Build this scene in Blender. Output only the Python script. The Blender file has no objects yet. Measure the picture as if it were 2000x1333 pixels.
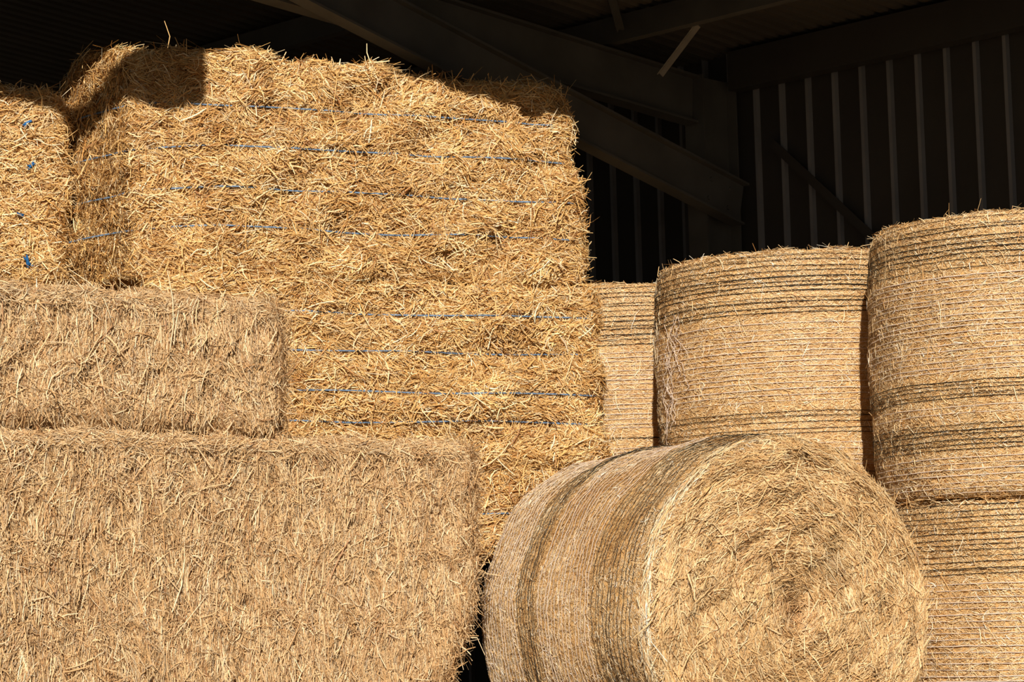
import bpy, math
import numpy as np
from mathutils import Matrix, Vector

C = bpy.context.scene.collection
PI = math.pi
RNG = np.random.default_rng(7)

# ------------------------------------------------------------------ camera
W_PX, H_PX, F_PX = 2000.0, 1333.0, 5000.0
EYE = np.array([0.0, 0.0, 1.7])
PITCH = math.atan(583.0 / F_PX)
ROLL = 0.025
_r0 = np.array([1.0, 0, 0])
_u0 = np.array([0, -math.sin(PITCH), math.cos(PITCH)])
FWD = np.array([0, math.cos(PITCH), math.sin(PITCH)])
RGT = math.cos(ROLL) * _r0 - math.sin(ROLL) * _u0
UPV = math.sin(ROLL) * _r0 + math.cos(ROLL) * _u0

def ray(px, py):
    d = FWD + RGT * ((px - W_PX / 2) / F_PX) - UPV * ((py - H_PX / 2) / F_PX)
    return d

def at(px, py, Y):
    d = ray(px, py)
    return EYE + d * (Y / d[1])

cam = bpy.data.cameras.new('camera')
cam.sensor_width = 36.0
cam.lens = 36.0 * F_PX / W_PX
cam.clip_end = 300
cam_o = bpy.data.objects.new('camera', cam)
C.objects.link(cam_o)
m = Matrix.Identity(4)
for i in range(3):
    m[i][0], m[i][1], m[i][2], m[i][3] = RGT[i], UPV[i], -FWD[i], EYE[i]
cam_o.matrix_world = m
bpy.context.scene.camera = cam_o

# ------------------------------------------------------------------ light
SUN_EL, SUN_AZ = math.radians(28), math.radians(1.5)     # rays travel +Y and a little to +X
TO_SUN = np.array([-math.sin(SUN_AZ) * math.cos(SUN_EL), -math.cos(SUN_AZ) * math.cos(SUN_EL), math.sin(SUN_EL)])
sun = bpy.data.lights.new('sun', 'SUN')
sun.energy = 5.6
sun.angle = math.radians(0.55)
sun.color = (1.0, 0.915, 0.79)
so = bpy.data.objects.new('sun', sun)
C.objects.link(so)
so.rotation_euler = Vector(TO_SUN).to_track_quat('Z', 'Y').to_euler()
so.location = (-3, -20, 15)

wd = bpy.data.worlds.new('sky')
bpy.context.scene.world = wd
wd.use_nodes = True
nt = wd.node_tree
bg = nt.nodes['Background']
sky = nt.nodes.new('ShaderNodeTexSky')
sky.sky_type = 'NISHITA'
sky.sun_disc = False
sky.sun_elevation = SUN_EL
sky.sun_rotation = math.radians(181.5)
nt.links.new(sky.outputs['Color'], bg.inputs['Color'])
bg.inputs['Strength'].default_value = 0.016

vs = bpy.context.scene.view_settings
vs.view_transform = 'Standard'
vs.look = 'None'
vs.exposure = 0.0
vs.gamma = 1.0
vs.use_curve_mapping = False

# ------------------------------------------------------------------ materials
def mat_new(name):
    mt = bpy.data.materials.new(name)
    mt.use_nodes = True
    return mt, mt.node_tree, mt.node_tree.nodes['Principled BSDF']

def mat_straw():
    mt, t, b = mat_new('straw')
    a = t.nodes.new('ShaderNodeAttribute'); a.attribute_name = 'tone'
    tc = t.nodes.new('ShaderNodeTexCoord')
    n = t.nodes.new('ShaderNodeTexNoise'); n.inputs['Scale'].default_value = 90; n.inputs['Detail'].default_value = 3
    r = t.nodes.new('ShaderNodeMapRange')
    r.inputs['To Min'].default_value = 0.78; r.inputs['To Max'].default_value = 1.2
    mx = t.nodes.new('ShaderNodeMix'); mx.data_type = 'RGBA'; mx.blend_type = 'MULTIPLY'
    mx.inputs['Factor'].default_value = 1
    t.links.new(tc.outputs['Object'], n.inputs['Vector'])
    t.links.new(n.outputs['Fac'], r.inputs['Value'])
    t.links.new(a.outputs['Color'], mx.inputs['A'])
    t.links.new(r.outputs['Result'], mx.inputs['B'])
    t.links.new(mx.outputs['Result'], b.inputs['Base Color'])
    b.inputs['Roughness'].default_value = 0.48
    b.inputs['Specular IOR Level'].default_value = 0.35
    return mt

def mat_plain(name, col, rough, spec=0.4, metal=0.0, noise=0.25, scale=14.0):
    mt, t, b = mat_new(name)
    tc = t.nodes.new('ShaderNodeTexCoord')
    n = t.nodes.new('ShaderNodeTexNoise'); n.inputs['Scale'].default_value = scale; n.inputs['Detail'].default_value = 5
    r = t.nodes.new('ShaderNodeValToRGB')
    r.color_ramp.elements[0].color = (*[c * (1 - noise) for c in col], 1)
    r.color_ramp.elements[1].color = (*[min(1, c * (1 + noise)) for c in col], 1)
    r.color_ramp.elements[0].position = 0.3; r.color_ramp.elements[1].position = 0.7
    t.links.new(tc.outputs['Object'], n.inputs['Vector'])
    t.links.new(n.outputs['Fac'], r.inputs['Fac'])
    t.links.new(r.outputs['Color'], b.inputs['Base Color'])
    b.inputs['Roughness'].default_value = rough
    b.inputs['Specular IOR Level'].default_value = spec
    b.inputs['Metallic'].default_value = metal
    return mt

M_STRAW = mat_straw()
M_BLUE = mat_plain('blue_twine', (0.15, 0.235, 0.36), 0.6, 0.3, noise=0.45, scale=60)
M_TAB = mat_plain('bright_blue_twine', (0.015, 0.12, 0.33), 0.6, 0.3)
M_NETD = mat_plain('dark_net', (0.022, 0.021, 0.016), 0.55, 0.3, noise=0.3, scale=30)
M_NETP = mat_plain('pale_net', (0.70, 0.57, 0.47), 0.5, 0.35, noise=0.15, scale=30)
M_STEEL = mat_plain('dull_steel', (0.10, 0.10, 0.098), 0.6, 0.3, noise=0.2, scale=3)
M_GALV = mat_plain('galvanised_strip', (0.30, 0.29, 0.27), 0.5, 0.3, noise=0.2, scale=8)
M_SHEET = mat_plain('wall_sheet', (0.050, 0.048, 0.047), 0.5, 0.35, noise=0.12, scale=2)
M_RIB = mat_plain('lit_rib', (0.22, 0.23, 0.26), 0.5, 0.4, noise=0.15, scale=3)  # paler, bluish rib colour stands in for light on the ribs
M_ROOF = mat_plain('roof_sheet', (0.095, 0.086, 0.075), 0.55, 0.3, noise=0.15, scale=2)
M_FLOOR = mat_plain('bare_earth', (0.085, 0.07, 0.05), 0.9, 0.1, noise=0.35, scale=3)

# ------------------------------------------------------------------ mesh helpers
class MB:
    """collects quads (and a tone per vertex) and links them as one mesh"""
    def __init__(self):
        self.v, self.f, self.c, self.n = [], [], [], 0
    def add(self, v, f, c=None):
        v = np.asarray(v, dtype=np.float32).reshape(-1, 3)
        f = np.asarray(f, dtype=np.int64).reshape(-1, 4)
        self.v.append(v); self.f.append(f + self.n); self.n += len(v)
        if c is None:
            c = (0.5, 0.5, 0.5)
        c = np.asarray(c, dtype=np.float32)
        if c.ndim == 1:
            c = np.tile(c, (len(v), 1))
        self.c.append(c)
    def mesh(self, name, mat, smooth=True):
        v = np.concatenate(self.v); f = np.concatenate(self.f); c = np.concatenate(self.c)
        me = bpy.data.meshes.new(name)
        me.vertices.add(len(v)); me.vertices.foreach_set('co', v.ravel())
        me.loops.add(f.size); me.loops.foreach_set('vertex_index', f.ravel().astype(np.int32))
        me.polygons.add(len(f))
        me.polygons.foreach_set('loop_start', np.arange(0, f.size, 4, dtype=np.int32))
        me.polygons.foreach_set('loop_total', np.full(len(f), 4, dtype=np.int32))
        me.polygons.foreach_set('use_smooth', np.full(len(f), smooth, dtype=bool))
        a = me.attributes.new('tone', 'FLOAT_COLOR', 'POINT')
        a.data.foreach_set('color', np.concatenate([c, np.ones((len(c), 1), np.float32)], 1).ravel())
        me.update(calc_edges=True)
        me.validate()
        me.materials.append(mat)
        return me
    def build(self, name, mat, parent=None, smooth=True):
        o = bpy.data.objects.new(name, self.mesh(name, mat, smooth))
        C.objects.link(o)
        if parent is not None:
            o.parent = parent
        return o

def tag(o, label, cat, group=None):
    o['label'] = label; o['category'] = cat
    if group:
        o['group'] = group
    return o

def structure(o):
    o['kind'] = 'structure'
    return o

def thing(name, label, cat, loc, rot=(0, 0, 0), group=None):
    o = bpy.data.objects.new(name, None)
    C.objects.link(o)
    o.location = loc; o.rotation_euler = rot
    o.empty_display_size = 0.1
    return tag(o, label, cat, group)

def unit(a):
    return a / np.maximum(np.linalg.norm(a, axis=-1, keepdims=True), 1e-9)

_ncache = {}
def noise(p, wl, seed):
    """smooth noise in about -1..1: random plane waves of about wavelength wl"""
    k = (round(wl, 5), seed)
    if k not in _ncache:
        r = np.random.default_rng(seed * 7919 + 13)
        d = unit(r.normal(size=(9, 3))) * (2 * PI / wl) * r.uniform(0.6, 1.5, (9, 1))
        _ncache[k] = (d, r.uniform(0, 2 * PI, 9))
    d, ph = _ncache[k]
    return np.sin(np.asarray(p) @ d.T + ph).sum(-1) / 3.6

# straw tones (linear), the colours the stalks themselves have
GOLD = np.array([1.0, 1.0, 1.06]) * np.array([[0.68, 0.405, 0.135], [0.76, 0.50, 0.20], [0.84, 0.64, 0.34], [0.54, 0.27, 0.075], [0.36, 0.16, 0.05], [0.90, 0.76, 0.50]])
GOLD_W = np.array([0.34, 0.27, 0.14, 0.15, 0.06, 0.04])
TAN = np.array([1.06, 1.09, 1.24]) * np.array([[0.64, 0.40, 0.17], [0.70, 0.475, 0.225], [0.78, 0.59, 0.33], [0.52, 0.29, 0.11], [0.36, 0.18, 0.07], [0.42, 0.30, 0.17]])
TAN_W = np.array([0.34, 0.28, 0.14, 0.14, 0.05, 0.05])
PALE = np.array([1.0, 1.03, 1.18]) * np.array([[0.72, 0.46, 0.19], [0.78, 0.55, 0.26], [0.86, 0.70, 0.42], [0.62, 0.34, 0.11], [0.46, 0.23, 0.08], [0.94, 0.84, 0.62]])
PALE_W = np.array([0.33, 0.28, 0.15, 0.16, 0.05, 0.03])

def tones(pal, w, n, P=None, seed=0, amp=0.12):
    i = RNG.choice(len(pal), n, p=w / w.sum())
    c = pal[i] * RNG.uniform(0.86, 1.1, (n, 1))
    if P is not None:
        k = noise(P, 0.30, seed + 31)
        c = c * (1 + amp * k[:, None] * np.array([0.7, 1.0, 1.35]))
    return np.clip(c, 0.01, 0.95)

def strands(mb, P, N, D, L, Wd, col, bend=0.12, kink=0.12, roll=0.5, seg=3):
    """stalks as little rounded-ridge strips: P centre, N surface normal, D direction, L length, Wd width"""
    n = len(P)
    D = unit(D)
    S = unit(np.cross(D, N)); U = np.cross(S, D)
    t = np.linspace(-0.5, 0.5, seg + 1)
    bs = RNG.normal(0, bend, n); bu = -np.abs(RNG.normal(0, bend * 0.6, n)) * np.sign(RNG.uniform(-0.45, 1, n))
    kk = (RNG.uniform(size=n) < kink) * RNG.normal(0, 0.45, n)
    ra = RNG.normal(0, roll, n)
    R1 = S * np.cos(ra)[:, None] + U * np.sin(ra)[:, None]
    R2 = -S * np.sin(ra)[:, None] + U * np.cos(ra)[:, None]
    V = np.empty((n, seg + 1, 3, 3), np.float32)
    for j, tt in enumerate(t):
        q = tt * tt * 4 - 0.33
        c = P + D * (L * tt)[:, None] + S * (L * (bs * q + kk * max(tt, 0.0)))[:, None] + U * (L * bu * q * 0.5)[:, None]
        w = Wd * (0.75 if j in (0, seg) else 1.0)
        V[:, j, 0] = c - R1 * (w * 0.5)[:, None]
        V[:, j, 1] = c + R2 * (w * 0.32)[:, None]
        V[:, j, 2] = c + R1 * (w * 0.5)[:, None]
    base = (np.arange(n) * (seg + 1) * 3)[:, None]
    fs = []
    for j in range(seg):
        for s in range(2):
            a = j * 3 + s
            fs.append(np.concatenate([base + a, base + a + 1, base + a + 4, base + a + 3], 1))
    mb.add(V.reshape(-1, 3), np.stack(fs, 1).reshape(-1, 4), np.repeat(col, (seg + 1) * 3, 0))

def grid_faces(nu, nv, wrap_u=False):
    fu = nu if wrap_u else nu - 1
    i, j = np.meshgrid(np.arange(fu), np.arange(nv - 1), indexing='ij')
    i2 = (i + 1) % nu
    return np.stack([i * nv + j, i2 * nv + j, i2 * nv + j + 1, i * nv + j + 1], -1).reshape(-1, 4)

def tube(mb, pts, r, sides=5, flat=1.0, up=None, closed=False, col=None):
    """a tube along pts; flat < 1 squashes it along UP (per point)"""
    pts = np.asarray(pts, float); n = len(pts)
    if closed:
        d = unit(np.roll(pts, -1, 0) - np.roll(pts, 1, 0))
    else:
        d = unit(np.gradient(pts, axis=0))
    if up is None:
        up = np.tile(np.array([0.13, 0.2, 0.97]), (n, 1))
    s = unit(np.cross(d, up)); u = np.cross(s, d)
    a = np.arange(sides) * 2 * PI / sides
    r = np.broadcast_to(np.asarray(r, float), (n,))
    ring = pts[:, None] + (s[:, None] * np.cos(a)[None, :, None] + u[:, None] * np.sin(a)[None, :, None] * flat) * r[:, None, None]
    i, j = np.meshgrid(np.arange(n if closed else n - 1), np.arange(sides), indexing='ij')
    i2, j2 = (i + 1) % n, (j + 1) % sides
    f = np.stack([i * sides + j, i * sides + j2, i2 * sides + j2, i2 * sides + j], -1).reshape(-1, 4)
    mb.add(ring.reshape(-1, 3), f, col)

def boxes(mb, lo, hi, frame=None):
    lo, hi = np.minimum(lo, hi), np.maximum(lo, hi)
    v = np.array([[(hi if (k >> a) & 1 else lo)[a] for a in range(3)] for k in range(8)], float)
    if frame is not None:
        v = frame(v)
    mb.add(v, [[0, 2, 3, 1], [4, 5, 7, 6], [0, 1, 5, 4], [2, 6, 7, 3], [0, 4, 6, 2], [1, 3, 7, 5]])

# ------------------------------------------------------------------ square bales
class BoxBale:
    """local frame: x along the long face, y into the depth, z up from the base"""
    def __init__(self, L, D, H, r=0.05, a1=0.02, a2=0.008, seed=1, warp=None, grooves=(), gd=0.012):
        self.h = np.array([L / 2, D / 2, H / 2]); self.c = np.array([0, 0, H / 2])
        self.r, self.a1, self.a2, self.seed, self.warp, self.grooves, self.gd = r, a1, a2, seed, warp, grooves, gd
    def surf(self, p, off=0.0):
        p = np.asarray(p, float) - self.c
        q = np.clip(p, -(self.h - self.r), self.h - self.r)
        n = unit(p - q)
        pos = self.c + q + n * self.r
        flat = np.abs(n[:, 2]) < 0.7
        d = self.a1 * noise(pos, 0.42, self.seed) + self.a2 * noise(pos, 0.13, self.seed + 1)
        d = d + self.a2 * 0.5 * noise(pos, 0.05, self.seed + 2)
        d = d - self.a2 * 3.0 * np.maximum(0, noise(pos, 0.15, self.seed + 3) - 0.75)
        for z in self.grooves:
            d = d - self.gd * np.exp(-((pos[:, 2] - z) / 0.022) ** 2) * flat
        pos = pos + n * (np.asarray(d) + off)[:, None]
        if self.warp is not None:
            pos = self.warp(pos)
        return pos, n
    def core(self, mb, col, off=-0.020, step=0.035):
        for ax in range(3):
            u, w = [a for a in range(3) if a != ax]
            nu, nv = int(2 * self.h[u] / step) + 2, int(2 * self.h[w] / step) + 2
            for s in (-1, 1):
                a, b = np.meshgrid(np.linspace(-self.h[u], self.h[u], nu), np.linspace(-self.h[w], self.h[w], nv), indexing='ij')
                p = np.zeros((nu * nv, 3)); p[:, u] = a.ravel(); p[:, w] = b.ravel(); p[:, ax] = s * self.h[ax]
                v, _ = self.surf(p + self.c, off)
                f = grid_faces(nu, nv)
                if (s > 0) != (ax in (0, 2)):
                    f = f[:, ::-1]
                mb.add(v, f, col)
    def sample(self, face, n, x=None, y=None, z=None):
        """points on one face: front (-y), left (-x), right (+x), top (+z)"""
        lo, hi = self.c - self.h, self.c + self.h
        rng = [x or (lo[0], hi[0]), y or (lo[1], hi[1]), z or (lo[2], hi[2])]
        p = np.stack([RNG.uniform(a, b, n) for a, b in rng], 1)
        ax, s = {'front': (1, -1), 'back': (1, 1), 'left': (0, -1), 'right': (0, 1), 'top': (2, 1)}[face]
        p[:, ax] = (lo, hi)[s > 0][ax]
        return p

def frame_on(n):
    """horizontal tangent and the other one"""
    z = np.array([0.0, 0, 1])
    t = np.cross(z, n)
    bad = np.linalg.norm(t, axis=1) < 0.35
    t[bad] = np.cross(np.array([0.0, -1.0, 0]), n[bad])
    t = unit(t)
    return t, np.cross(n, t)

def thatch(mb, bale, p, pal, w, mean, field, spread, wild, L, Wd, lift, tilt, seed, bend=0.12, kink=0.12, amp=0.12, fwl=0.28, streak=None):
    """lays stalks on the bale: mean angle from the horizontal, a slow wander of it, and scatter"""
    n = len(p)
    lf = RNG.uniform(lift[0], lift[1], n)
    pos, nm = bale.surf(p, lf)
    t, v = frame_on(nm)
    ang = mean + field * noise(pos, fwl, seed + 5) + RNG.normal(0, spread, n)
    wl = RNG.uniform(size=n) < wild
    ang[wl] = RNG.uniform(-PI, PI, wl.sum())
    d = t * np.cos(ang)[:, None] + v * np.sin(ang)[:, None]
    ti = RNG.normal(0, tilt, n)
    d = d * np.cos(ti)[:, None] + nm * np.sin(ti)[:, None]
    ln = np.exp(RNG.normal(math.log(L), 0.45, n)).clip(L * 0.3, L * 2.6)
    strands(mb, pos, nm, d, ln, Wd * RNG.uniform(0.55, 1.45, n), tones(pal, w, n, pos if streak is None else pos * np.array(streak), seed, amp), bend, kink)

def strays(mb, bale, p, pal, w, L, Wd, up=0.6, bend=0.2):
    n = len(p)
    pos, nm = bale.surf(p, 0.0)
    t, v = frame_on(nm)
    ang = RNG.uniform(-PI, PI, n); ti = np.abs(RNG.normal(up, 0.3, n))
    d = (t * np.cos(ang)[:, None] + v * np.sin(ang)[:, None]) * np.cos(ti)[:, None] + nm * np.sin(ti)[:, None]
    ln = np.exp(RNG.normal(math.log(L), 0.4, n))
    strands(mb, pos + d * (ln * 0.38)[:, None], nm, d, ln, Wd * RNG.uniform(0.6, 1.3, n), tones(pal, w, n), bend, 0.25)

def twine_path(bale, z, seed, x0=None, x1=None, off=0.014, sides=('left', 'front', 'right', 'back'), n=140):
    h = bale.h
    pts = []
    for s in sides:
        k = np.linspace(-1, 1, n if s in ('front', 'back') else n // 2)
        if s == 'left':   pts.append(np.stack([np.full_like(k, -h[0]), -k * h[1], np.full_like(k, z)], 1))
        if s == 'front':  pts.append(np.stack([k * h[0], np.full_like(k, -h[1]), np.full_like(k, z)], 1))
        if s == 'right':  pts.append(np.stack([np.full_like(k, h[0]), k * h[1], np.full_like(k, z)], 1))
        if s == 'back':   pts.append(np.stack([-k * h[0], np.full_like(k, h[1]), np.full_like(k, z)], 1))
    p = np.concatenate(pts)
    p[:, 2] += 0.006 * noise(p, 0.9, seed)
    pos, nm = bale.surf(p, off)
    # taut: smooth the path
    for _ in range(50):
        pos[1:-1] = (pos[:-2] + pos[1:-1] * 2 + pos[2:]) / 4
    return pos, nm

def add_twine(parent, bale, z, seed, off=0.014, r=0.0033, sides=('left', 'front', 'right')):
    pos, nm = twine_path(bale, z, seed, off=off, sides=sides)
    mb = MB()
    tube(mb, pos, r, 5)
    tube(mb, pos + np.array([0, 0, 0.0035]) + nm * 0.001, r * 0.6, 4)
    return mb.build('baling_twine', M_BLUE, parent)

def place_box(corner, theta, L, D):
    """base centre of a bale whose front left foot stands on CORNER"""
    d = np.array([math.cos(theta), math.sin(theta), 0]); i = np.array([-math.sin(theta), math.cos(theta), 0])
    return np.array(corner) + d * L / 2 + i * D / 2

CORE_GOLD = (0.42, 0.21, 0.065)
CORE_TAN = (0.46, 0.26, 0.10)
CORE_PALE = (0.62, 0.38, 0.15)

# ---- the tall stack of blue twined bales
TH = math.radians(22.6)
G_SQ = 'square straw bales in the tall twined stack'
Y0 = 12.45
corner = np.array([(280 - 1000) / 5000 * Y0, Y0, 0.0])
SL, SD = 2.40, 0.95

def stack_bale(z0, H, label, seed, twz, shift, warp, n_front, n_left, n_right, n_top, front_x=None, front_z=None, L=SL, tw_off=0.027, D=SD, dy=0.0):
    base = place_box(corner, TH, L, D) + np.array([0, 0, z0]) + dy * np.array([-math.sin(TH), math.cos(TH), 0]) + np.array([math.cos(TH), math.sin(TH), 0]) * shift
    t = thing('straw_bale', label, 'straw bale', base, (0, 0, TH), G_SQ)
    zs = [z - z0 for z in twz]
    b = BoxBale(L, D, H, r=0.06, a1=0.030, a2=0.013, seed=seed, warp=warp, grooves=zs, gd=0.016)
    mb = MB()
    b.core(mb, CORE_GOLD)
    def lay(face, n, **k):
        if n:
            p = b.sample(face, int(n * 1.9), **k)
            thatch(mb, b, p, GOLD, GOLD_W, 0.0, 0.75, 0.24, 0.12, 0.062, 0.0040, (-0.024, 0.016), 0.20, seed, 0.12, 0.14, 0.24, 0.19)
            q = b.sample(face, n // 4, **k)                 # the paler cut ends where one pressed flake meets the next
            ax_ = 1 if face in ('left', 'right') else 0
            q[:, ax_] = np.round(q[:, ax_] / 0.335) * 0.335 + RNG.normal(0, 0.028, len(q))
            q[:, ax_] = np.clip(q[:, ax_], -b.h[ax_], b.h[ax_])
            thatch(mb, b, q, GOLD, GOLD_W * np.array([1, 1.3, 2.2, .5, .4, 1.6]), PI / 2, 0.4, 0.45, 0.2, 0.040, 0.0042, (-0.012, 0.014), 0.3, seed + 9, 0.12, 0.15, 0.1)
            m_ = n // 8
            thatch(mb, b, b.sample(face, m_, **k), GOLD, GOLD_W * np.array([1, 1, 2, .6, .4, 2]), 0.1, 0.9, 0.6, 0.35, 0.10, 0.0048, (0.006, 0.026), 0.24, seed + 3, 0.15, 0.22, 0.05)
            strays(mb, b, b.sample(face, n // 50, **k), GOLD, GOLD_W, 0.085, 0.0042, 0.5)
    lay('front', n_front, x=front_x, z=front_z)
    lay('left', n_left, z=front_z)
    lay('right', n_right, y=(-D / 2, -D / 2 + 0.7), z=front_z)
    lay('top', n_top, y=(-D / 2, 0.1))
    mb.build('straw_body', M_STRAW, t)
    for k, z in enumerate(zs):
        add_twine(t, b, z, seed + k, off=tw_off)
    return t, b

def warp_top(p):
    q = p.copy()
    k = np.clip(p[:, 2] / 1.16, 0, 1.2)
    x = p[:, 0]
    q[:, 0] = x - 0.135 * k ** 1.3 * np.clip(x / 1.2, 0, 1) ** 2
    hump = -0.085 * np.clip((x + 0.7) / 1.9, 0, 1) - 0.03 * np.exp(-((x + 0.85) / 0.12) ** 2) + 0.03 * np.exp(-((x + 0.55) / 0.25) ** 2)
    q[:, 2] = p[:, 2] + hump * np.clip((k - 0.75) * 4, 0, 1)
    q[:, 1] = p[:, 1] + 0.05 * np.clip((k - 0.6) * 2.5, 0, 1)
    q[:, 2] -= 0.16 * np.clip((p[:, 1] - 0.05) / 0.4, 0, 1) * np.clip((k - 0.6) * 2.5, 0, 1)   # and the top sags at the back
    # the left end bulges: its face runs off at a slant and the corner is worn round
    fr = np.clip((p[:, 1] + 0.475) / 0.72, 0, 1)
    lf = np.clip((-x - 0.2) / 1.0, 0, 1)
    q[:, 0] -= 0.22 * fr * lf
    q[:, 1] += 0.20 * np.clip((-x - 0.72) / 0.48, 0, 1) ** 2 * (1 - fr)
    q[:, 2] += 0.05 * np.clip((-x - 0.75) / 0.4, 0, 1) * np.clip((k - 0.6) * 2.5, 0, 1)
    return q

def warp_low(p):
    q = p.copy()
    k = np.clip(1 - p[:, 2] / 0.95, 0, 1)
    q[:, 0] = p[:, 0] + 0.06 * k * np.clip(p[:, 0] / 1.2, 0, 1) ** 3
    return q

stack_bale(3.53, 1.14, 'golden square straw bale topmost of the tall stack, its top corners in shadow', 11,
           (4.40, 4.19, 3.975, 3.78), 0.0, warp_top, 30000, 10000, 6000, 9000)
stack_bale(2.58, 0.96, 'golden square straw bale with blue twine, second from the top of the tall stack', 23,
           (3.366, 3.17, 2.96, 2.81), 0.03, warp_low, 30000, 1500, 4500, 7000)
stack_bale(2.12, 0.46, 'square straw bale low in the tall stack, peeping out behind the lying round bale', 37,
           (2.34,), 0.0, None, 7000, 0, 1500, 5000, front_x=(-0.2, 1.2))

# ---- the left bale on top of the brown ones
def left_bale():
    th = math.radians(14)
    L, D, H = 1.5, 0.62, 1.05
    rc = np.array([(118 - 1000) / 5000 * 12.90, 12.90, 3.54])
    d = np.array([math.cos(th), math.sin(th), 0])
    base = place_box(rc - d * L, th, L, D)
    t = thing('straw_bale', 'golden square straw bale with bright blue twine knots, beside the top of the tall stack', 'straw bale', base, (0, 0, th), G_SQ)
    def wp(p):
        q = p.copy()
        q[:, 2] -= 0.05 * np.clip((p[:, 0] - 0.35) / 0.4, 0, 1) * np.clip(p[:, 2] / 1.05, 0, 1) ** 4
        q[:, 0] -= 0.025 * np.exp(-((p[:, 2] - 0.35) / 0.06) ** 2) * (p[:, 0] > 0.6)
        return q
    b = BoxBale(L, D, H, r=0.07, a1=0.025, a2=0.013, seed=41, warp=wp)
    mb = MB(); b.core(mb, CORE_GOLD)
    for face, n, k in (('front', 44000, {}), ('right', 9500, {}), ('top', 5000, {}), ('left', 8000, {})):
        thatch(mb, b, b.sample(face, n, **k), GOLD, GOLD_W, 0.0, 0.7, 0.34, 0.16, 0.060, 0.0042, (-0.022, 0.020), 0.26, 43, 0.14, 0.18, 0.2, 0.18)
        thatch(mb, b, b.sample(face, n // 7, **k), GOLD, GOLD_W * np.array([1, 1, 2, .6, .4, 2]), 0.0, 0.7, 0.6, 0.3, 0.09, 0.0050, (0.008, 0.03), 0.3, 44, 0.15, 0.2)
        strays(mb, b, b.sample(face, n // 70, **k), GOLD, GOLD_W, 0.085, 0.0044, 0.5)
    mb.build('straw_body', M_STRAW, t)
    for k, z in enumerate((0.61, 0.10)):
        add_twine(t, b, z, 60 + k, off=0.012)
    for k, (x, z, ln) in enumerate(((0.57, 0.84, 0.05), (0.59, 0.615, 0.045), (0.54, 0.36, 0.05), (0.57, 0.12, 0.06))):
        m2 = MB()
        p, nm = b.surf(np.array([[x, -D / 2, z]]), 0.040)
        for q in range(3):
            a = RNG.uniform(-0.8, 1.2) + (2.4 if k in (2, 3) else 0)
            dirv = np.array([math.cos(a), -0.35, math.sin(a)])
            s = np.linspace(-0.5, 0.5, 6)[:, None]
            tube(m2, p + dirv * s * ln + np.array([0, 0, 0.004]) * q, np.array([0.004, 0.008, 0.010, 0.009, 0.008, 0.004]) , 5, flat=0.5)
        kn = m2.build('twine_knot', M_TAB, t)
        kn['label'] = 'bright blue twine knot'
left_bale()

# ---- the brown, tightly pressed bales in front
TB = math.radians(37.7)
FC = np.array([-1.98, 9.90, 0.0])
dB = np.array([math.cos(TB), math.sin(TB), 0])
G_BR = 'brown pressed square bales'

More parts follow.
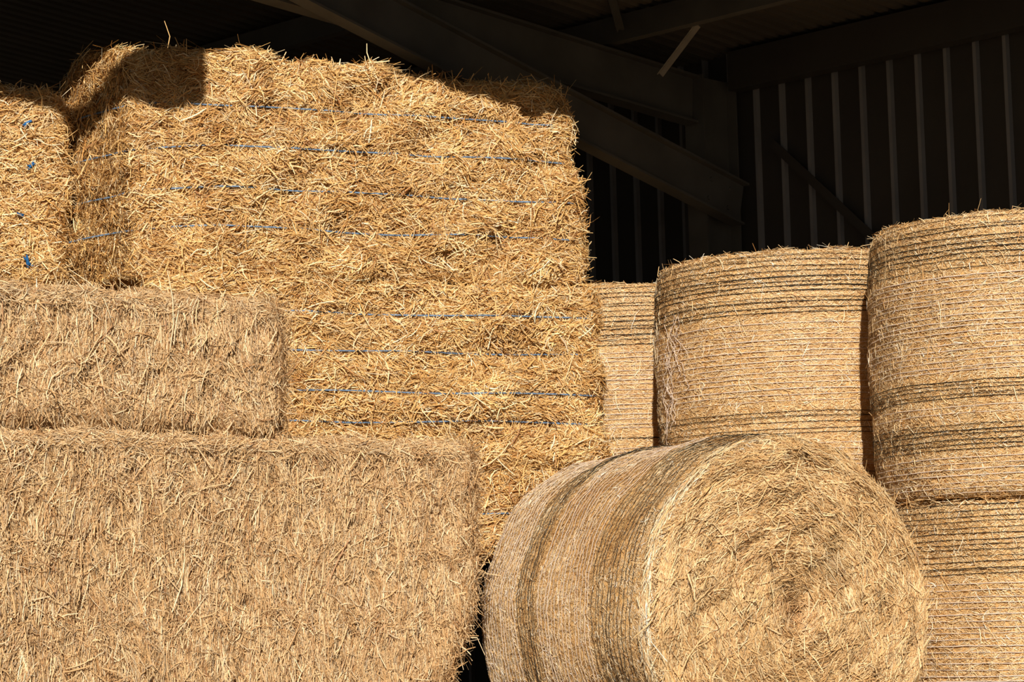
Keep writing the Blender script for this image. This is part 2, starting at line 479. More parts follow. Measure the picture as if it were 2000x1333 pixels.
def brown_bale(z0, H, start, L, D, label, seed, nf, xr, zr, r, warp, tops):
    base = place_box(FC + dB * start, TB, L, D) + np.array([0, 0, z0])
    t = thing('straw_bale', label, 'straw bale', base, (0, 0, TB), G_BR)
    b = BoxBale(L, D, H, r=r, a1=0.012, a2=0.011, seed=seed, warp=warp)
    mb = MB(); b.core(mb, CORE_TAN, -0.026)
    k = dict(x=xr, z=zr)
    up = PI / 2
    thatch(mb, b, b.sample('front', int(nf * 1.7), **k), TAN, TAN_W, up, 0.30, 0.13, 0.08, 0.056, 0.0027, (-0.024, 0.008), 0.11, seed, 0.06, 0.08, 0.24, 0.16, streak=(6, 1, 1.6))
    thatch(mb, b, b.sample('front', nf // 4, **k), TAN, TAN_W, up, 0.75, 0.45, 0.30, 0.032, 0.0028, (-0.004, 0.010), 0.2, seed + 2, 0.12, 0.2, 0.12, 0.16)
    # cross-lying tangles in loose rows
    p = b.sample('front', nf // 8, **k)
    rows = np.array(tops)
    p[:, 2] = rows[RNG.integers(0, len(rows), len(p))] + RNG.normal(0, 0.045, len(p))
    thatch(mb, b, p, TAN, TAN_W, 0.2, 0.9, 0.6, 0.3, 0.045, 0.0032, (0.0, 0.014), 0.22, seed + 4, 0.16, 0.25, 0.1)
    # long stalks lying loose on the face
    thatch(mb, b, b.sample('front', nf // 45, **k), TAN, TAN_W * np.array([1, 1.5, 3, .8, 1, 0]), up, 0.3, 0.35, 0.2, 0.13, 0.0038, (0.006, 0.015), 0.06, seed + 6, 0.10, 0.3, 0.0)
    strays(mb, b, b.sample('front', nf // 70, **k), TAN, TAN_W, 0.05, 0.0038, 0.5)
    # the fluffy top edge: fine chaff lying along it
    pt = b.sample('top', nf // 4, x=xr, y=(-D / 2, -D / 2 + 0.25))
    thatch(mb, b, pt, TAN, TAN_W, 0.0, 0.35, 0.4, 0.15, 0.05, 0.0028, (-0.006, 0.016), 0.15, seed + 8, 0.15, 0.1, 0.05)
    pe = b.sample('front', nf // 5, x=xr, z=(H - r * 1.1, H))
    thatch(mb, b, pe, TAN, TAN_W * np.array([1, 1, 1.5, .7, .6, 2]), 0.0, 0.35, 0.35, 0.12, 0.055, 0.0028, (-0.004, 0.016), 0.14, seed + 9, 0.15, 0.1, 0.05)
    pr = b.sample('right', nf // 5, y=(-D / 2, -D / 2 + 0.4), z=zr)
    thatch(mb, b, pr, TAN, TAN_W, up, 0.3, 0.35, 0.2, 0.07, 0.0038, (-0.008, 0.012), 0.25, seed + 10, 0.14, 0.15)
    pl_ = b.sample('left', nf // 6, z=zr)
    thatch(mb, b, pl_, TAN, TAN_W, up, 0.3, 0.35, 0.2, 0.07, 0.0036, (-0.012, 0.010), 0.25, seed + 11, 0.14, 0.15)
    n_ = nf // 55
    pq = b.sample('front', n_, x=(L / 2 - 0.05, L / 2), z=zr); pq[:, 1] += RNG.uniform(0, 0.06, n_)
    strays(mb, b, pq, TAN, TAN_W, 0.085, 0.0038, 0.35, 0.3)
    mb.build('straw_body', M_STRAW, t)
    return t, b

def warp_brown_low(p):
    q = p.copy()
    k = np.clip(1 - p[:, 2] / 1.10, 0, 1)
    q[:, 0] = p[:, 0] - 0.16 * np.clip((k - 0.42) / 0.5, 0, 1) ** 1.6 * np.clip((p[:, 0] - 0.3) / 1.1, 0, 1) ** 2
    return q

brown_bale(2.568, 0.570, -0.70, 1.99, 0.75, 'brown pressed square bale, shorter upper one of the pair before the tall stack', 71, 30000, (-0.995, 0.995), None, 0.07, None, (0.11, 0.28))
brown_bale(1.42, 1.140, -0.70, 2.98, 0.75, 'big brown pressed square bale, lower one of the pair, beside the lying round bale', 83, 52000, (-1.49, 1.49), (0.03, 1.14), 0.055, warp_brown_low, (0.37, 0.67, 0.92, 1.05))

# ------------------------------------------------------------------ round bales
class RoundBale:
    """local axis z, from -L/2 to L/2 about the point (0, oy, oz)"""
    def __init__(self, R, L, seed, barrel=0.03, edge=0.05, oy=0.0, oz=0.0, cap_amp=0.02):
        self.R, self.L, self.seed, self.barrel, self.edge, self.oy, self.oz, self.cap_amp = R, L, seed, barrel, edge, oy, oz, cap_amp
    def rad(self, z):
        e, h = self.edge, self.L / 2
        k = np.clip((np.abs(z) - (h - e)) / e, 0, 1)
        return self.R + self.barrel * (1 - (z / h) ** 2) - self.barrel * 0.5 - e * (1 - np.sqrt(np.maximum(1 - k ** 2, 0)))
    def side(self, phi, z, off=0.0):
        c, s = np.cos(phi), np.sin(phi)
        p0 = np.stack([c * self.R, s * self.R, z], 1)
        d = 0.011 * noise(p0, 0.45, self.seed) + 0.004 * noise(p0, 0.09, self.seed + 1)
        r = self.rad(z) + d + off
        n = np.stack([c, s, np.zeros_like(c)], 1)
        k = np.clip((np.abs(z) - (self.L / 2 - self.edge)) / self.edge, 0, 1) * np.sign(z)
        n = unit(n * np.sqrt(np.maximum(1 - k ** 2, 0.02))[:, None] + np.array([0, 0, 1.0]) * k[:, None])
        return np.stack([c * r, s * r + self.oy, z + self.oz], 1), n
    def cap(self, phi, rr, s=1, off=0.0):
        x, y = np.cos(phi) * rr, np.sin(phi) * rr
        p0 = np.stack([x, y, np.full_like(x, 0.3)], 1)
        h = self.L / 2 + self.cap_amp * 0.8 * (1 - (rr / self.R) ** 2) + self.cap_amp * noise(p0, 0.30, self.seed + 7)
        h = h + self.cap_amp * 0.55 * np.sin(rr * 46 + 1.6 * noise(p0, 0.5, self.seed + 8)) * (rr / self.R)
        h = h + self.cap_amp * 0.5 * noise(p0, 0.10, self.seed + 9)
        h = h - 0.045 * np.exp(-(rr / 0.085) ** 2) * (self.cap_amp > 0.015)
        edge = np.clip((self.R - rr) / 0.08, 0, 1)
        h = self.L / 2 + (h - self.L / 2) * edge - 0.006 * (1 - edge)
        return np.stack([x, y + self.oy, s * (h + off) + self.oz], 1)
    def core(self, mb, col):
        nz, na = 40, 120
        z = np.linspace(-self.L / 2, self.L / 2, nz); a = np.arange(na) * 2 * PI / na
        A, Z = np.meshgrid(a, z, indexing='ij')
        v, _ = self.side(A.ravel(), Z.ravel(), -0.006)
        mb.add(v, grid_faces(na, nz, True), col)
        r = np.linspace(0.004, self.R - self.edge + 0.01, 30)
        A, Rr = np.meshgrid(a, r, indexing='ij')
        for s in (1, -1):
            v = self.cap(A.ravel(), Rr.ravel(), s, -0.016)
            f = grid_faces(na, 30, True)
            mb.add(v, f if s < 0 else f[:, ::-1], col)

def side_thatch(mb, b, n, phi, z, pal, w, L, Wd, lift, tilt, mean, spread, wild, seed, field=0.3, amp=0.08, bend=0.12, tint=None):
    ph = RNG.uniform(*phi, n); zz = RNG.uniform(*z, n)
    pos, nm = b.side(ph, zz, RNG.uniform(*lift, n))
    t = np.stack([-np.sin(ph), np.cos(ph), np.zeros(n)], 1)
    v = np.cross(nm, t)
    ang = mean + field * noise(pos, 0.2, seed) + RNG.normal(0, spread, n)
    wl = RNG.uniform(size=n) < wild
    ang[wl] = RNG.uniform(-PI, PI, wl.sum())
    d = t * np.cos(ang)[:, None] + v * np.sin(ang)[:, None]
    ti = RNG.normal(0, tilt, n)
    d = d * np.cos(ti)[:, None] + nm * np.sin(ti)[:, None]
    ln = np.exp(RNG.normal(math.log(L), 0.45, n)).clip(L * .3, L * 2.5)
    c = tones(pal, w, n, pos, seed, amp)
    if tint is not None:
        c = c * tint(pos, ph, zz)
    strands(mb, pos, nm, d, ln, Wd * RNG.uniform(0.6, 1.4, n), c, bend, 0.08)

def net_ring(mb, b, z, r, seed, off, flat, sides=5, wob=0.002, n=150):
    a = np.arange(n) * 2 * PI / n
    q = np.stack([np.cos(a), np.sin(a), np.full(n, z)], 1)
    zz = np.clip(z + wob * noise(q, 0.7, seed) + wob * 0.5 * noise(q, 0.12, seed + 1), -b.L / 2, b.L / 2)
    o = off + 0.0015 * noise(q, 0.16, seed + 2)
    p, nm = b.side(a, zz, o)
    tube(mb, p, r, sides, flat=flat, up=nm, closed=True)

def zigzag(mb, b, z0, z1, seed, r, off, phi=(0, 2 * PI), step=0.05):
    n = int((phi[1] - phi[0]) * b.R / step * 2)
    a = np.linspace(phi[0], phi[1], n * 3)
    k = np.abs(((np.arange(n * 3) / 3.0) % 2) - 1)
    q = np.stack([np.cos(a), np.sin(a), np.full_like(a, z0)], 1)
    z = z0 + (z1 - z0) * k + 0.006 * noise(q, 0.11, seed)
    z = np.clip(z, -b.L / 2, b.L / 2)
    p, nm = b.side(a, z, off + 0.003 * noise(q, 0.1, seed + 3))
    tube(mb, p, r, 3, up=nm)

def net(parent, b, bands, pitch=0.027, dark_r=0.0017, pale_w=0.0026, seed=100, zig=True, pale=True, off=0.0026):
    """bands: (z0, z1, pitch) of dark strands, in bale z; pale strands everywhere else"""
    h = b.L / 2
    z = -h + 0.02
    mp = MB(); k = 0
    while z < h - 0.01:
        inside = any(z0 - pitch * 0.5 < z < z1 + pitch * 0.5 for z0, z1, _ in bands)
        if not inside:
            net_ring(mp, b, z + RNG.normal(0, 0.0015), pale_w * RNG.uniform(0.6, 1.15), seed + k, off - 0.001, 0.35, 4)
            k += 1
        z += pitch * RNG.uniform(0.85, 1.15)
    if k and pale:
        o = mp.build('net_wrap', M_NETP, parent); o['label'] = 'pale plastic net strands'
    for z0, z1, pt in bands:
        md = MB()
        m_ = max(1, int(round((z1 - z0) / pt)))
        zs = [z0 + (z1 - z0) * (i + 0.5) / m_ + RNG.normal(0, pt * 0.10) for i in range(m_)]
        for i, zz in enumerate(zs):
            rr = dark_r * RNG.uniform(0.75, 1.25)
            net_ring(md, b, zz, rr, seed + 50 + i, off + 0.001, 0.7, 4, 0.0025)
            if RNG.uniform() < 0.3:
                net_ring(md, b, zz + RNG.normal(0, 0.004), rr * 0.7, seed + 80 + i, off + 0.001, 0.7, 3, 0.004)
            if zig and i + 1 < len(zs) and RNG.uniform() < 0.6:
                zigzag(md, b, zz, zs[i + 1], seed + 120 + i, 0.0006, off + 0.001)
        o = md.build('net_band', M_NETD, parent); o['label'] = 'dark band of net strands'

G_RD = 'round straw bales standing on end'
FRONT = (-PI * 1.12, 0.06 * PI)       # the half turned to the camera

def standing(x, y, z0, H, R, label, seed, bands, n, zr=None, top=True, barrel=0.03, rz=0.0, bottom_stray=False):
    t = thing('round_bale', label, 'round bale', (x, y, z0), (0, 0, rz), G_RD)
    b = RoundBale(R, H, seed, barrel=barrel, edge=0.045, oz=H / 2, cap_amp=0.012)
    mb = MB(); b.core(mb, CORE_PALE)
    z = zr or (-H / 2, H / 2)
    side_thatch(mb, b, int(n * 2.8), FRONT, z, PALE, PALE_W * np.array([1, 1, .7, 1, .8, .5]), 0.028, 0.0026, (-0.007, 0.0010), 0.05, 0.0, 0.50, 0.22, seed, amp=0.07)
    side_thatch(mb, b, n // 22, FRONT, z, PALE, PALE_W * np.array([.6, 1, 2, .4, .2, 2]), 0.05, 0.0028, (-0.002, 0.005), 0.05, PI / 2, 0.35, 0.3, seed + 2, amp=0.03)
    side_thatch(mb, b, n // 110, FRONT, z, PALE, PALE_W, 0.035, 0.0026, (0.0, 0.010), 0.4, 0.0, 1.0, 0.5, seed + 3)
    if top:
        m_ = 2600
        ph = RNG.uniform(0, 2 * PI, m_); rr = (R - 0.03) * np.sqrt(RNG.uniform(0.5, 1, m_))
        pos = b.cap(ph, rr, 1, 0.004)
        nm = np.tile(np.array([0, 0, 1.0]), (m_, 1))
        tt = np.stack([-np.sin(ph), np.cos(ph), np.zeros(m_)], 1) + RNG.normal(0, 0.6, (m_, 3)) * np.array([1, 1, 0.25])
        strands(mb, pos, nm, tt, np.exp(RNG.normal(math.log(0.055), 0.4, m_)), 0.0034 * RNG.uniform(.6, 1.3, m_), tones(PALE, PALE_W, m_), 0.15, 0.15)
        ph = RNG.uniform(-PI, 0, 1600); rr = (R - 0.03) * np.sqrt(RNG.uniform(0.7, 1, 1600))
        tt = np.stack([-np.sin(ph), np.cos(ph), np.zeros(1600)], 1) + RNG.normal(0, 0.5, (1600, 3)) * np.array([1, 1, 0.15])
        strands(mb, b.cap(ph, rr, -1, 0.0), np.tile(np.array([0, 0, -1.0]), (1600, 1)), tt, np.exp(RNG.normal(math.log(0.055), 0.4, 1600)), 0.0036 * RNG.uniform(.6, 1.3, 1600), tones(PALE, PALE_W, 1600), 0.15, 0.15)
        m_ = 120
        ph = RNG.uniform(0, 2 * PI, m_)
        pos, nm = b.side(ph, np.full(m_, H / 2 - 0.012), 0.0)
        tt = np.stack([-np.sin(ph), np.cos(ph), np.zeros(m_)], 1) * RNG.normal(0, 1, (m_, 1)) + nm * 0.5 + np.array([0, 0, 1.0]) * RNG.uniform(0.0, 0.8, (m_, 1))
        strands(mb, pos, nm, tt, np.exp(RNG.normal(math.log(0.05), 0.55, m_)), 0.0034 * RNG.uniform(.6, 1.3, m_), tones(PALE, PALE_W, m_), 0.18, 0.2)
    mb.build('straw_body', M_STRAW, t)
    net(t, b, [(z0_ - H / 2, z1_ - H / 2, p_) for z0_, z1_, p_ in bands], seed=seed * 3)
    return t, b

# right-hand stack
standing(2.486, 12.20, 2.289, 1.297, 0.753, 'tallest standing round straw bale, set on another one, nearest the ribbed wall', 201,
         [(0.205, 0.34, 0.022), (0.44, 0.54, 0.022), (1.04, 1.287, 0.026)], 26000)
standing(2.486, 12.20, 1.01, 1.265, 0.753, 'round straw bale under another one, half hidden by the lying round bale', 211,
         [(0.20, 0.40, 0.026), (0.92, 1.26, 0.026)], 20000, zr=(-0.42, 0.6325))
# middle
mid, mid_b = standing(1.521, 13.46, 2.341, 1.273, 0.746, 'round straw bale standing on end behind the lying one, frayed net at its edge', 221,
         [(0.04, 0.16, 0.026), (0.33, 0.47, 0.026), (0.94, 1.263, 0.027)], 24000)
# the small one at the back
standing(0.68, 14.81, 2.40, 1.26, 0.68, 'round straw bale farthest back, squeezed between tall stack and round bales', 231,
         [(0.36, 0.42, 0.05), (0.90, 1.25, 0.027)], 20000)

# the frayed net on the middle bale: loose strands hanging from it
fr = MB()
for k in range(16):
    ph0 = math.radians(-157 + RNG.normal(0, 4.5)); zz0 = RNG.uniform(-0.05, 0.38) if k < 11 else RNG.uniform(0.2, 0.5)
    ln = RNG.uniform(0.12, 0.42); m_ = 26
    s = np.linspace(0, 1, m_)
    ph = ph0 + 0.035 * np.cumsum(RNG.normal(0, 0.35, m_)) ; zz = zz0 - s * ln
    p, nm = mid_b.side(ph, np.clip(zz, -0.6, 0.6), 0.008 + 0.01 * np.abs(np.sin(s * 9 + k)))
    tube(fr, p, 0.0017, 4)
o = fr.build('frayed_net', M_NETP, mid); o['label'] = 'loose pale net strands hanging down'

# ---- the bale lying on its side in front
AX = math.radians(33.0)
RF, LF = 0.78, 1.35
fc = at(1554, 1200, 11.0)
axis = np.array([math.sin(AX), -math.cos(AX), 0])
ctr = fc - axis * (LF / 2)
lying = thing('round_bale', 'round straw bale lying on its side with its swirled flat end showing', 'round bale',
              (ctr[0], ctr[1], ctr[2] - RF), (PI / 2, 0, AX))
bl = RoundBale(RF - 0.012, LF, 301, barrel=0.03, edge=0.045, oy=RF, cap_amp=0.020)
mb = MB(); bl.core(mb, CORE_PALE)
# upward is local +y (phi = 90 degrees), the camera's left is local -x (phi = 180)
def lie_tint(pos, ph, z):
    k = np.clip(noise(pos * np.array([1, 0.5, 1]), 0.34, 308) * 1.4, 0, 1) * np.clip((z + 0.45) / 0.3, 0, 1) * np.clip((0.50 - z) / 0.1, 0, 1)
    return 1 - k[:, None] * np.array([0.22, 0.34, 0.48])
LPH = (math.radians(60), math.radians(262))
side_thatch(mb, bl, 76000, LPH, (-LF / 2, LF / 2), PALE * np.array([0.84, 0.86, 0.90]), PALE_W, 0.026, 0.0024, (-0.007, 0.0015), 0.07, 0.0, 0.6, 0.3, 302, amp=0.10, tint=lie_tint)
side_thatch(mb, bl, 2200, LPH, (-LF / 2, LF / 2), PALE, PALE_W, 0.025, 0.0022, (0.0, 0.006), 0.25, PI / 2, 0.6, 0.4, 303, tint=lie_tint)
side_thatch(mb, bl, 2600, LPH, (LF / 2 - 0.085, LF / 2 - 0.03), PALE, PALE_W * np.array([.6, 1, 2, .5, .3, 2]), 0.09, 0.0034, (-0.002, 0.004), 0.03, 0.0, 0.10, 0.03, 304, field=0.05)
# the swirled end
def cap_thatch(mb, b, n, L, Wd, lift, tilt, spread, wild, seed, bend, rmax, w=None, pal=TAN, rad=0.0, rexp=0.5):
    ph = RNG.uniform(-PI, PI, n); rr = rmax * RNG.uniform(0.0006, 1, n) ** rexp
    pos = b.cap(ph, rr, 1, 0.0)
    e = 0.01
    px = (b.cap(ph + e / np.maximum(rr, 0.03), rr, 1)[:, 2] - pos[:, 2]) / e
    pr = (b.cap(ph, rr + e, 1)[:, 2] - pos[:, 2]) / e
    er = np.stack([np.cos(ph), np.sin(ph), np.zeros(n)], 1); et = np.stack([-np.sin(ph), np.cos(ph), np.zeros(n)], 1)
    nm = unit(np.array([0, 0, 1.0]) - er * pr[:, None] * 0.8 - et * px[:, None] * 0.8)
    pos = pos + nm * RNG.uniform(*lift, n)[:, None]
    ang = rad + 0.34 * noise(pos, 0.22, seed) + 0.12 + RNG.normal(0, spread, n)
    wl = RNG.uniform(size=n) < wild + 0.35 * np.exp(-(rr / 0.10) ** 2)
    ang[wl] = RNG.uniform(-PI, PI, wl.sum())
    d = et * np.cos(ang)[:, None] + er * np.sin(ang)[:, None]
    d = unit(d - nm * (d * nm).sum(1)[:, None])
    ti = RNG.normal(0, tilt, n)
    d = d * np.cos(ti)[:, None] + nm * np.sin(ti)[:, None]
    ln = np.exp(RNG.normal(math.log(L), 0.45, n)).clip(L * .3, L * 2.4)
    ww = TAN_W if w is None else w
    c = tones(pal, ww, n, pos, seed, 0.10)
    heart = np.exp(-(rr / 0.10) ** 2)[:, None] * 0.45            # the browner heart of the roll
    patch = np.exp(-(((pos[:, 0] - 0.20) / 0.09) ** 2 + ((pos[:, 1] - b.oy - 0.20) / 0.07) ** 2))[:, None] * 0.45
    c = c * (1 - heart * np.array([0.55, 0.75, 0.85])) * (1 - patch * np.array([0.75, 0.72, 0.66]))
    strands(mb, pos, nm, d, ln, Wd * RNG.uniform(0.6, 1.4, n), c, bend, 0.15)
ce = MB()
TANL = TAN * np.array([0.98, 0.955, 0.87])
cap_thatch(ce, bl, 78000, 0.048, 0.0030, (-0.014, 0.010), 0.14, 0.24, 0.09, 311, 0.10, RF - 0.045, pal=TANL)
cap_thatch(ce, bl, 4200, 0.075, 0.0036, (0.002, 0.015), 0.18, 0.5, 0.25, 312, 0.14, RF - 0.09, TAN_W * np.array([1, 1, 2.5, .8, .6, .3]), pal=TANL)
cap_thatch(ce, bl, 4200, 0.11, 0.0036, (-0.004, 0.006), 0.06, 0.10, 0.03, 314, 0.05, RF - 0.045, TAN_W * np.array([1, 1, 2.5, .5, .3, .3]), pal=TANL, rexp=0.12)
cap_thatch(ce, bl, 110, 0.10, 0.0042, (0.012, 0.022), 0.10, 0.5, 0.2, 313, 0.08, RF - 0.15, np.array([0, 1, 3, 0, 0, 0.]), rad=1.1, pal=TANL)
mb.build('straw_body', M_STRAW, lying)
eo = ce.build('swirled_end', M_STRAW, lying); eo['label'] = 'swirled straw end of the roll'
h = LF / 2
net(lying, bl, [(-h + 0.36, -h + 0.52, 0.024), (h - 0.42, h - 0.13, 0.026), (h - 0.10, h - 0.03, 0.024)], pitch=0.026, pale_w=0.0026, dark_r=0.0014, seed=320, zig=False, off=0.0055)

# ------------------------------------------------------------------ what carries the stacks, below the picture
def plain_bale(x, y, z0, th, L, D, H, label, seed):
    t = thing('straw_bale', label, 'straw bale', (x, y, z0), (0, 0, th))
    b = BoxBale(L, D, H, r=0.06, a1=0.012, a2=0.008, seed=seed)
    mb = MB(); b.core(mb, CORE_TAN, -0.015)
    for face, a in (('front', L * H), ('left', D * H)):
        thatch(mb, b, b.sample(face, int(a * 5500), z=(0.05, H - 0.06)), TAN, TAN_W, 0.3, 0.7, 0.4, 0.2, 0.07, 0.0048, (-0.014, 0.010), 0.15, seed)
    mb.build('straw_body', M_STRAW, t)
bc = place_box(corner, TH, SL, SD)
plain_bale(bc[0] - 0.435, bc[1] - 0.127, 1.06, TH, 1.4, SD, 1.03, 'square straw bale set back low inside the tall twined stack', 400)
plain_bale(bc[0] - 0.435, bc[1] - 0.127, 0.0, TH, 1.4, SD, 1.03, 'square straw bale on the floor carrying the tall twined stack', 401)
lb = place_box(np.array([(127 - 1000) / 5000 * 13.0, 13.0, 0]) - np.array([math.cos(0.24), math.sin(0.24), 0]) * 1.5, 0.24, 1.5, 0.6)
for k_, w_ in enumerate(('on the floor', 'second from the floor', 'directly')):
    plain_bale(lb[0], lb[1], 1.18 * k_, 0.24, 1.5, 0.6, 1.15, 'square straw bale %s under the bale with blue knots' % w_, 406 + k_)
bb = place_box(FC + dB * -0.70, TB, 2.98, 0.75)
plain_bale(bb[0], bb[1], 0.70, TB, 2.98, 0.75, 0.69, 'square bale directly under the big brown pressed bale', 402)
plain_bale(bb[0], bb[1], 0.0, TB, 2.98, 0.75, 0.67, 'square bale on the floor at the foot of the brown pressed pair', 403)
plain_bale(ctr[0], ctr[1], 0.0, AX, 1.0, 0.9, ctr[2] - RF - 0.03, 'square bale on the floor carrying the lying round bale', 404)
def plain_round(x, y, z0, H, label, seed):
    t = thing('round_bale', label, 'round bale', (x, y, z0))
    mb = MB(); RoundBale(0.67, H, seed, oz=H / 2, cap_amp=0.008).core(mb, CORE_PALE)
    mb.build('straw_body', M_STRAW, t)
plain_round(2.486, 12.20, 0.0, 0.98, 'round bale on the floor under the stack nearest the ribbed wall', 411)
plain_round(1.521, 13.46, 1.17, 1.13, 'round bale directly under the frayed net bale', 412)
plain_round(1.521, 13.46, 0.0, 1.14, 'round bale on the floor under the frayed net bale stack', 413)
plain_round(0.68, 14.81, 1.20, 1.17, 'round bale directly under the farthest back round bale', 414)
plain_round(0.68, 14.81, 0.0, 1.17, 'round bale on the floor under the farthest back stack', 415)

# ------------------------------------------------------------------ the shed
WP = np.array([1.55, 15.5])                  # a point on the ribbed wall
WD = np.array([math.sqrt(.5), -math.sqrt(.5)])   # along the wall, towards the front
AD = np.array([-math.sqrt(.5), -math.sqrt(.5)])  # away from the wall, into the shed
ROOF0, PITCHR = 5.27, 0.07

def shed(v):
    """(along the wall, away from it, up) -> world"""
    v = np.asarray(v, float)
    xy = WP + v[..., 0:1] * WD + v[..., 1:2] * AD
    return np.concatenate([xy, v[..., 2:3]], -1)

def to_shed(p):
    q = np.asarray(p)[:2] - WP
    return np.array([q @ WD, q @ AD, p[2]])

def ribbed(name, s0, s1, z0, z1, place, pitch=0.203, mat=M_SHEET):
    prof = []
    x = s0
    while x < s1:
        prof += [(x, 0), (x + 0.150, 0), (x + 0.155, 0.030), (x + 0.178, 0.030), (x + 0.183, 0)]
        x += pitch
    prof = np.array(prof + [(x, 0)])
    mb = MB()
    a = place(np.stack([prof[:, 0], prof[:, 1], np.full(len(prof), z0)], 1))
    b = place(np.stack([prof[:, 0], prof[:, 1], np.full(len(prof), z1)], 1))
    c = place(np.stack([prof[:, 0], prof[:, 1] - 0.003, np.full(len(prof), z0)], 1))
    d = place(np.stack([prof[:, 0], prof[:, 1] - 0.003, np.full(len(prof), z1)], 1))
    n = len(prof)
    f = np.array([[i, i + 1, n + i + 1, n + i] for i in range(n - 1)])
    mb.add(np.concatenate([a, b]), f)
    mb.add(np.concatenate([c, d]), f[:, ::-1])
    o = mb.build(name, mat, smooth=False)
    o.data.materials.append(M_RIB)                     # light catching the ribs is painted in as a paler colour; pans stay dark
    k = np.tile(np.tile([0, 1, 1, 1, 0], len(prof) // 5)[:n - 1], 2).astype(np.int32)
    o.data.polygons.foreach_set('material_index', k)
    return structure(o)

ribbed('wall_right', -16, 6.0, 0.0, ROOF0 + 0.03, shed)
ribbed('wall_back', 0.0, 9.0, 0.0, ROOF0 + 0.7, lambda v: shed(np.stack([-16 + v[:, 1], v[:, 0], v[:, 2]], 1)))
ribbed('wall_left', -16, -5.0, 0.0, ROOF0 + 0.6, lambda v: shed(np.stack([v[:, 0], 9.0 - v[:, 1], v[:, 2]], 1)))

def to_roof(p):
    """follow the sun's ray up from p to the roof sheet: (along, away)"""
    s0, s1 = to_shed(p), to_shed(p + TO_SUN)
    k0 = s0[2] - PITCHR * s0[1] - ROOF0
    k1 = s1[2] - PITCHR * s1[1] - ROOF0
    k = k0 / (k0 - k1)
    return (s0 + (s1 - s0) * k)[:2]

def on_stack(px, py):
    """the point of the tall stack's front that a pixel sees"""
    d = ray(px, py); n = np.array([math.sin(TH), -math.cos(TH), 0])
    k = (corner - EYE)[:2] @ n[:2] / (d[:2] @ n[:2])
    return EYE + d * k

def on_end(px, py):
    """the same for its worn left end"""
    c = corner + np.array([0.02, 0.18, 0])
    d = ray(px, py); n = np.array([-0.806, -0.666, 0])
    k = (c - EYE)[:2] @ n[:2] / (d[:2] @ n[:2])
    return EYE + d * k

edge = [to_roof(on_stack(x, y)) for x, y in ((745, 122), (800, 138), (860, 160), (950, 196), (1050, 226), (1140, 246), (1230, 262))]
edge = np.array(edge)
# to the left the sheets end farther in; to the right the edge runs straight on
far = edge[0] + np.array([-0.03, -0.75])
last = edge[-1] + (edge[-1] - edge[-3]) / np.linalg.norm(edge[-1] - edge[-3]) * np.array([1.0, 1.0]) * 0
le = [(-16.0, 9.3), (far[0] - 4.2, min(far[1] + 4.2, 9.3)), (far[0], far[1])] + [tuple(e) for e in edge] + [(edge[-1][0] + 6.0, max(edge[-1][1] - 6.0, 0.05))]
le = np.array(sorted(le))
def roof():
    mb = MB()
    w = []
    x = -16.0
    while x < min(6.0, le[-1][0]):
        w += [(x, 0), (x + 0.05, 0), (x + 0.064, 0.018), (x + 0.09, 0.018)]
        x += 0.104
    w = np.array(w)
    dist = np.interp(w[:, 0], le[:, 0], le[:, 1])
    nd = 2
    z = ROOF0 + w[:, 1]
    a = shed(np.stack([w[:, 0], np.full(len(w), -0.12), z], 1))
    b = shed(np.stack([w[:, 0], dist, z + PITCHR * dist], 1))
    n = len(w)
    f = np.array([[i, i + 1, n + i + 1, n + i] for i in range(n - 1)])
    mb.add(np.concatenate([a, b]), f)
    up = np.array([0, 0, 0.004])
    mb.add(np.concatenate([a + up, b + up]), f[:, ::-1])
    structure(mb.build('ceiling', M_ROOF, smooth=False))
roof()

g = MB()
g.add([[-60, -40, 0], [60, -40, 0], [60, 60, 0], [-60, 60, 0]], [[0, 1, 2, 3]])
structure(g.build('floor', M_FLOOR, smooth=False))

# added plate and post out of view, cut to shade the stacks' left end
def shade_plate():
    yb = 9.6
    def hit(px, py, p):
        k = (p[1] - yb) / -TO_SUN[1]
        q = p + TO_SUN * k
        return (q[0], q[2])
    low = [(-90, 240), (60, 240), (128, 250)]
    up = [(-90, 140), (60, 150), (124, 205)]
    lowp = [hit(x, y, at(x, y, 12.97)) for x, y in low] + [hit(x, y, on_end(x, y)) for x, y in ((152, 335), (200, 285), (246, 232))] + [hit(x, y, on_stack(x, y)) for x, y in ((325, 198), (398, 188))]
    upp = [hit(x, y, at(x, y, 12.97)) for x, y in up] + [hit(x, y, on_end(x, y)) for x, y in ((152, 295), (200, 240), (250, 165))] + [hit(x, y, on_stack(x, y)) for x, y in ((325, 20), (399, 10))]
    lowp = [(-3.9, lowp[0][1])] + lowp; upp = [(-3.9, lowp[0][1] + 0.35)] + upp
    n = len(lowp)
    mb = MB()
    v = np.array([[x, yb, z] for x, z in lowp] + [[x, yb, z] for x, z in upp])
    v2 = v + np.array([0, 0.08, 0])
    f = [[i, i + 1, n + i + 1, n + i] for i in range(n - 1)]
    mb.add(v, f); mb.add(v2, [q[::-1] for q in f])
    for i in range(n - 1):
        mb.add([v[i], v2[i], v2[i + 1], v[i + 1]], [[0, 1, 2, 3]])
        mb.add([v[n + i], v[n + i + 1], v2[n + i + 1], v2[n + i]], [[0, 1, 2, 3]])
    mb.add([v[n - 1], v2[n - 1], v2[2 * n - 1], v[2 * n - 1]], [[0, 1, 2, 3]])
    boxes(mb, np.array([-4.1, yb - 0.05, 0]), np.array([-3.88, yb + 0.15, lowp[0][1] + 0.4]))
    structure(mb.build('shade_blocker_1', M_STEEL, smooth=False))
shade_plate()

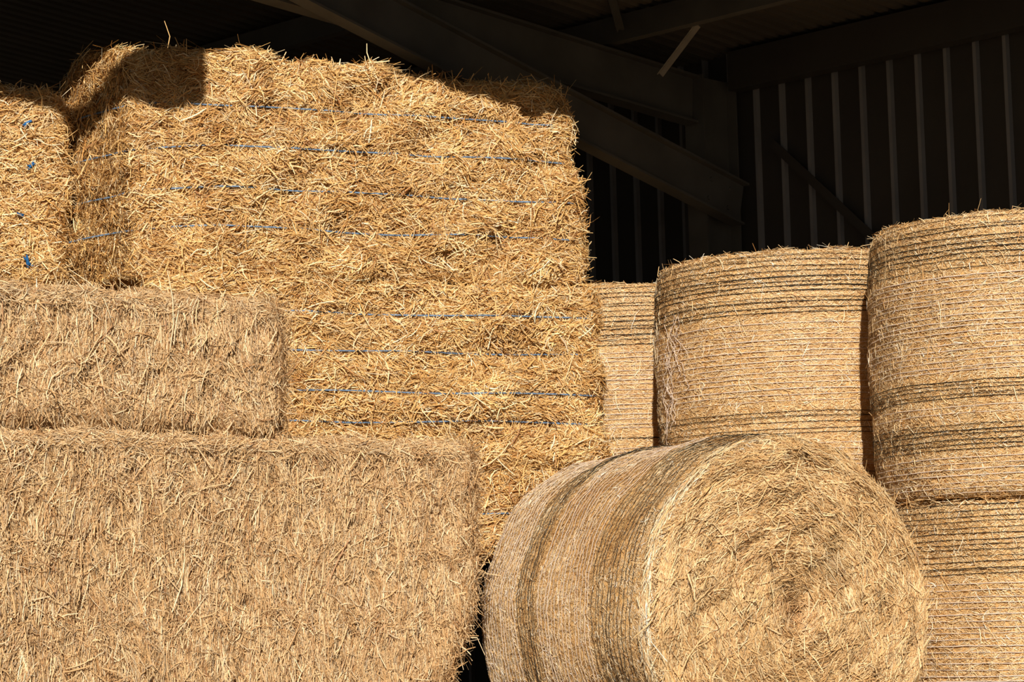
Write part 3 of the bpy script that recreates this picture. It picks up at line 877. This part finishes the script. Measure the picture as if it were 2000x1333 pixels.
def frame_from(p0, p1, side):
    """x along p0 -> p1, y along SIDE made square to it, z the third"""
    p0, p1 = np.asarray(p0, float), np.asarray(p1, float)
    d = p1 - p0; L = np.linalg.norm(d); d = d / L
    s = np.asarray(side, float); s = s - d * (s @ d); s = s / np.linalg.norm(s)
    u = np.cross(d, s)
    return (lambda v: p0 + v[:, 0:1] * d + v[:, 1:2] * s + v[:, 2:3] * u), L

def i_beam(name, label, cat, p0, p1, side, wd, ht, tf=0.014, tw=0.010, mat=M_STEEL, bolts=()):
    fr_, L = frame_from(p0, p1, side)
    mb = MB()
    boxes(mb, np.array([0, -wd / 2, ht / 2 - tf]), np.array([L, wd / 2, ht / 2]), fr_)
    boxes(mb, np.array([0, -wd / 2, -ht / 2]), np.array([L, wd / 2, -ht / 2 + tf]), fr_)
    boxes(mb, np.array([0, -tw / 2, -ht / 2 + tf]), np.array([L, tw / 2, ht / 2 - tf]), fr_)
    o = mb.build(name, mat, smooth=False)
    tag(o, label, cat)
    for bx_, bz_ in bolts:
        m2 = MB()
        tube(m2, fr_(np.array([[bx_, tw / 2, bz_], [bx_, tw / 2 + 0.012, bz_], [bx_, tw / 2 + 0.0125, bz_]])), np.array([0.014, 0.014, 0.001]), 6, up=np.tile(fr_(np.array([[0, 0, 1.0]]))[0] - fr_(np.zeros((1, 3)))[0], (3, 1)))
        m2.build('bolt', mat, o, smooth=False)
    return o

W3 = np.array([WD[0], WD[1], 0]); A3 = np.array([AD[0], AD[1], 0])
cs = -0.20                                   # where along the wall the column stands
i_beam('steel_column', 'dark steel column standing against the ribbed wall', 'column',
       shed([cs, 0.21, 0.0]), shed([cs, 0.21, 5.10]), W3, 0.15, 0.32)
i_beam('steel_rafter', 'dark steel rafter running from the column head up under the roof', 'rafter',
       shed([cs, 0.385, 4.945]), shed([cs, 7.5, 4.945 + 0.07 * 7.1]), W3, 0.11, 0.30)
i_beam('steel_brace', 'dark sloping steel beam from mid column crossing in front of the rafter', 'beam',
       shed([cs + 0.135, 0.12, 4.305]), shed([cs + 0.135, 3.75, 5.19]), W3, 0.10, 0.27,
       bolts=((0.12, 0.06), (0.12, -0.06), (0.30, 0.06), (0.30, -0.06)))

def c_purlin(name, label, cat, s0, s1, dist, z, ht=0.15, wd=0.06, t=0.008, mat=M_STEEL):
    mb = MB()
    boxes(mb, np.array([s0, dist, z]), np.array([s1, dist + t, z + ht]), shed)
    boxes(mb, np.array([s0, dist - wd, z]), np.array([s1, dist, z + t]), shed)
    boxes(mb, np.array([s0, dist - wd, z + ht - t]), np.array([s1, dist, z + ht]), shed)
    boxes(mb, np.array([s0, dist - wd, z + t]), np.array([s1, dist - wd + t, z + 0.03]), shed)
    return tag(mb.build(name, mat, smooth=False), label, cat)
c_purlin('eave_beam', 'dark eave beam along the top of the ribbed wall', 'beam', cs + 0.1, 5.0, 0.15, 5.02, ht=0.24, wd=0.10, mat=M_SHEET)
c_purlin('roof_purlin', 'dark roof purlin over the rafter, parallel to the eave, nearer the wall', 'purlin', -4.0, 3.4, 1.15, 5.178, ht=0.155)
c_purlin('roof_purlin', 'dark roof purlin over the rafter, second from the ribbed wall', 'purlin', -4.0, 2.6, 2.35, 5.262, ht=0.155)

def strap(name, label, cat, p0, p1, w, t, side, mat):
    fr_, L = frame_from(p0, p1, side)
    mb = MB()
    boxes(mb, np.array([0, -w / 2, -t / 2]), np.array([L, w / 2, t / 2]), fr_)
    boxes(mb, np.array([0, -w / 2, -t / 2]), np.array([L, -w / 2 + t, -w * 0.6]), fr_)
    return tag(mb.build(name, mat, smooth=False), label, cat)
strap('fly_brace', 'pale galvanised strut between rafter and roof purlin', 'brace', at(1291, 146, 14.80), at(1364, 49, 14.42), 0.035, 0.005, W3, M_GALV)
strap('fly_brace', 'short dim strut above the rafter at the top edge of the frame', 'brace', at(1214, 58, 14.72), at(1190, -30, 14.4), 0.04, 0.005, W3, M_STEEL)
def on_wall(px, py, off=0.06):
    d = ray(px, py); n = AD
    k = ((WP + AD * off - EYE[:2]) @ n) / (d[:2] @ n)
    return EYE + d * k
strap('wall_brace', 'thin diagonal brace on the ribbed wall beside the column', 'brace', on_wall(1508, 280), on_wall(1780, 535), 0.055, 0.006, np.array([0, 0, 1.0]), M_SHEET)
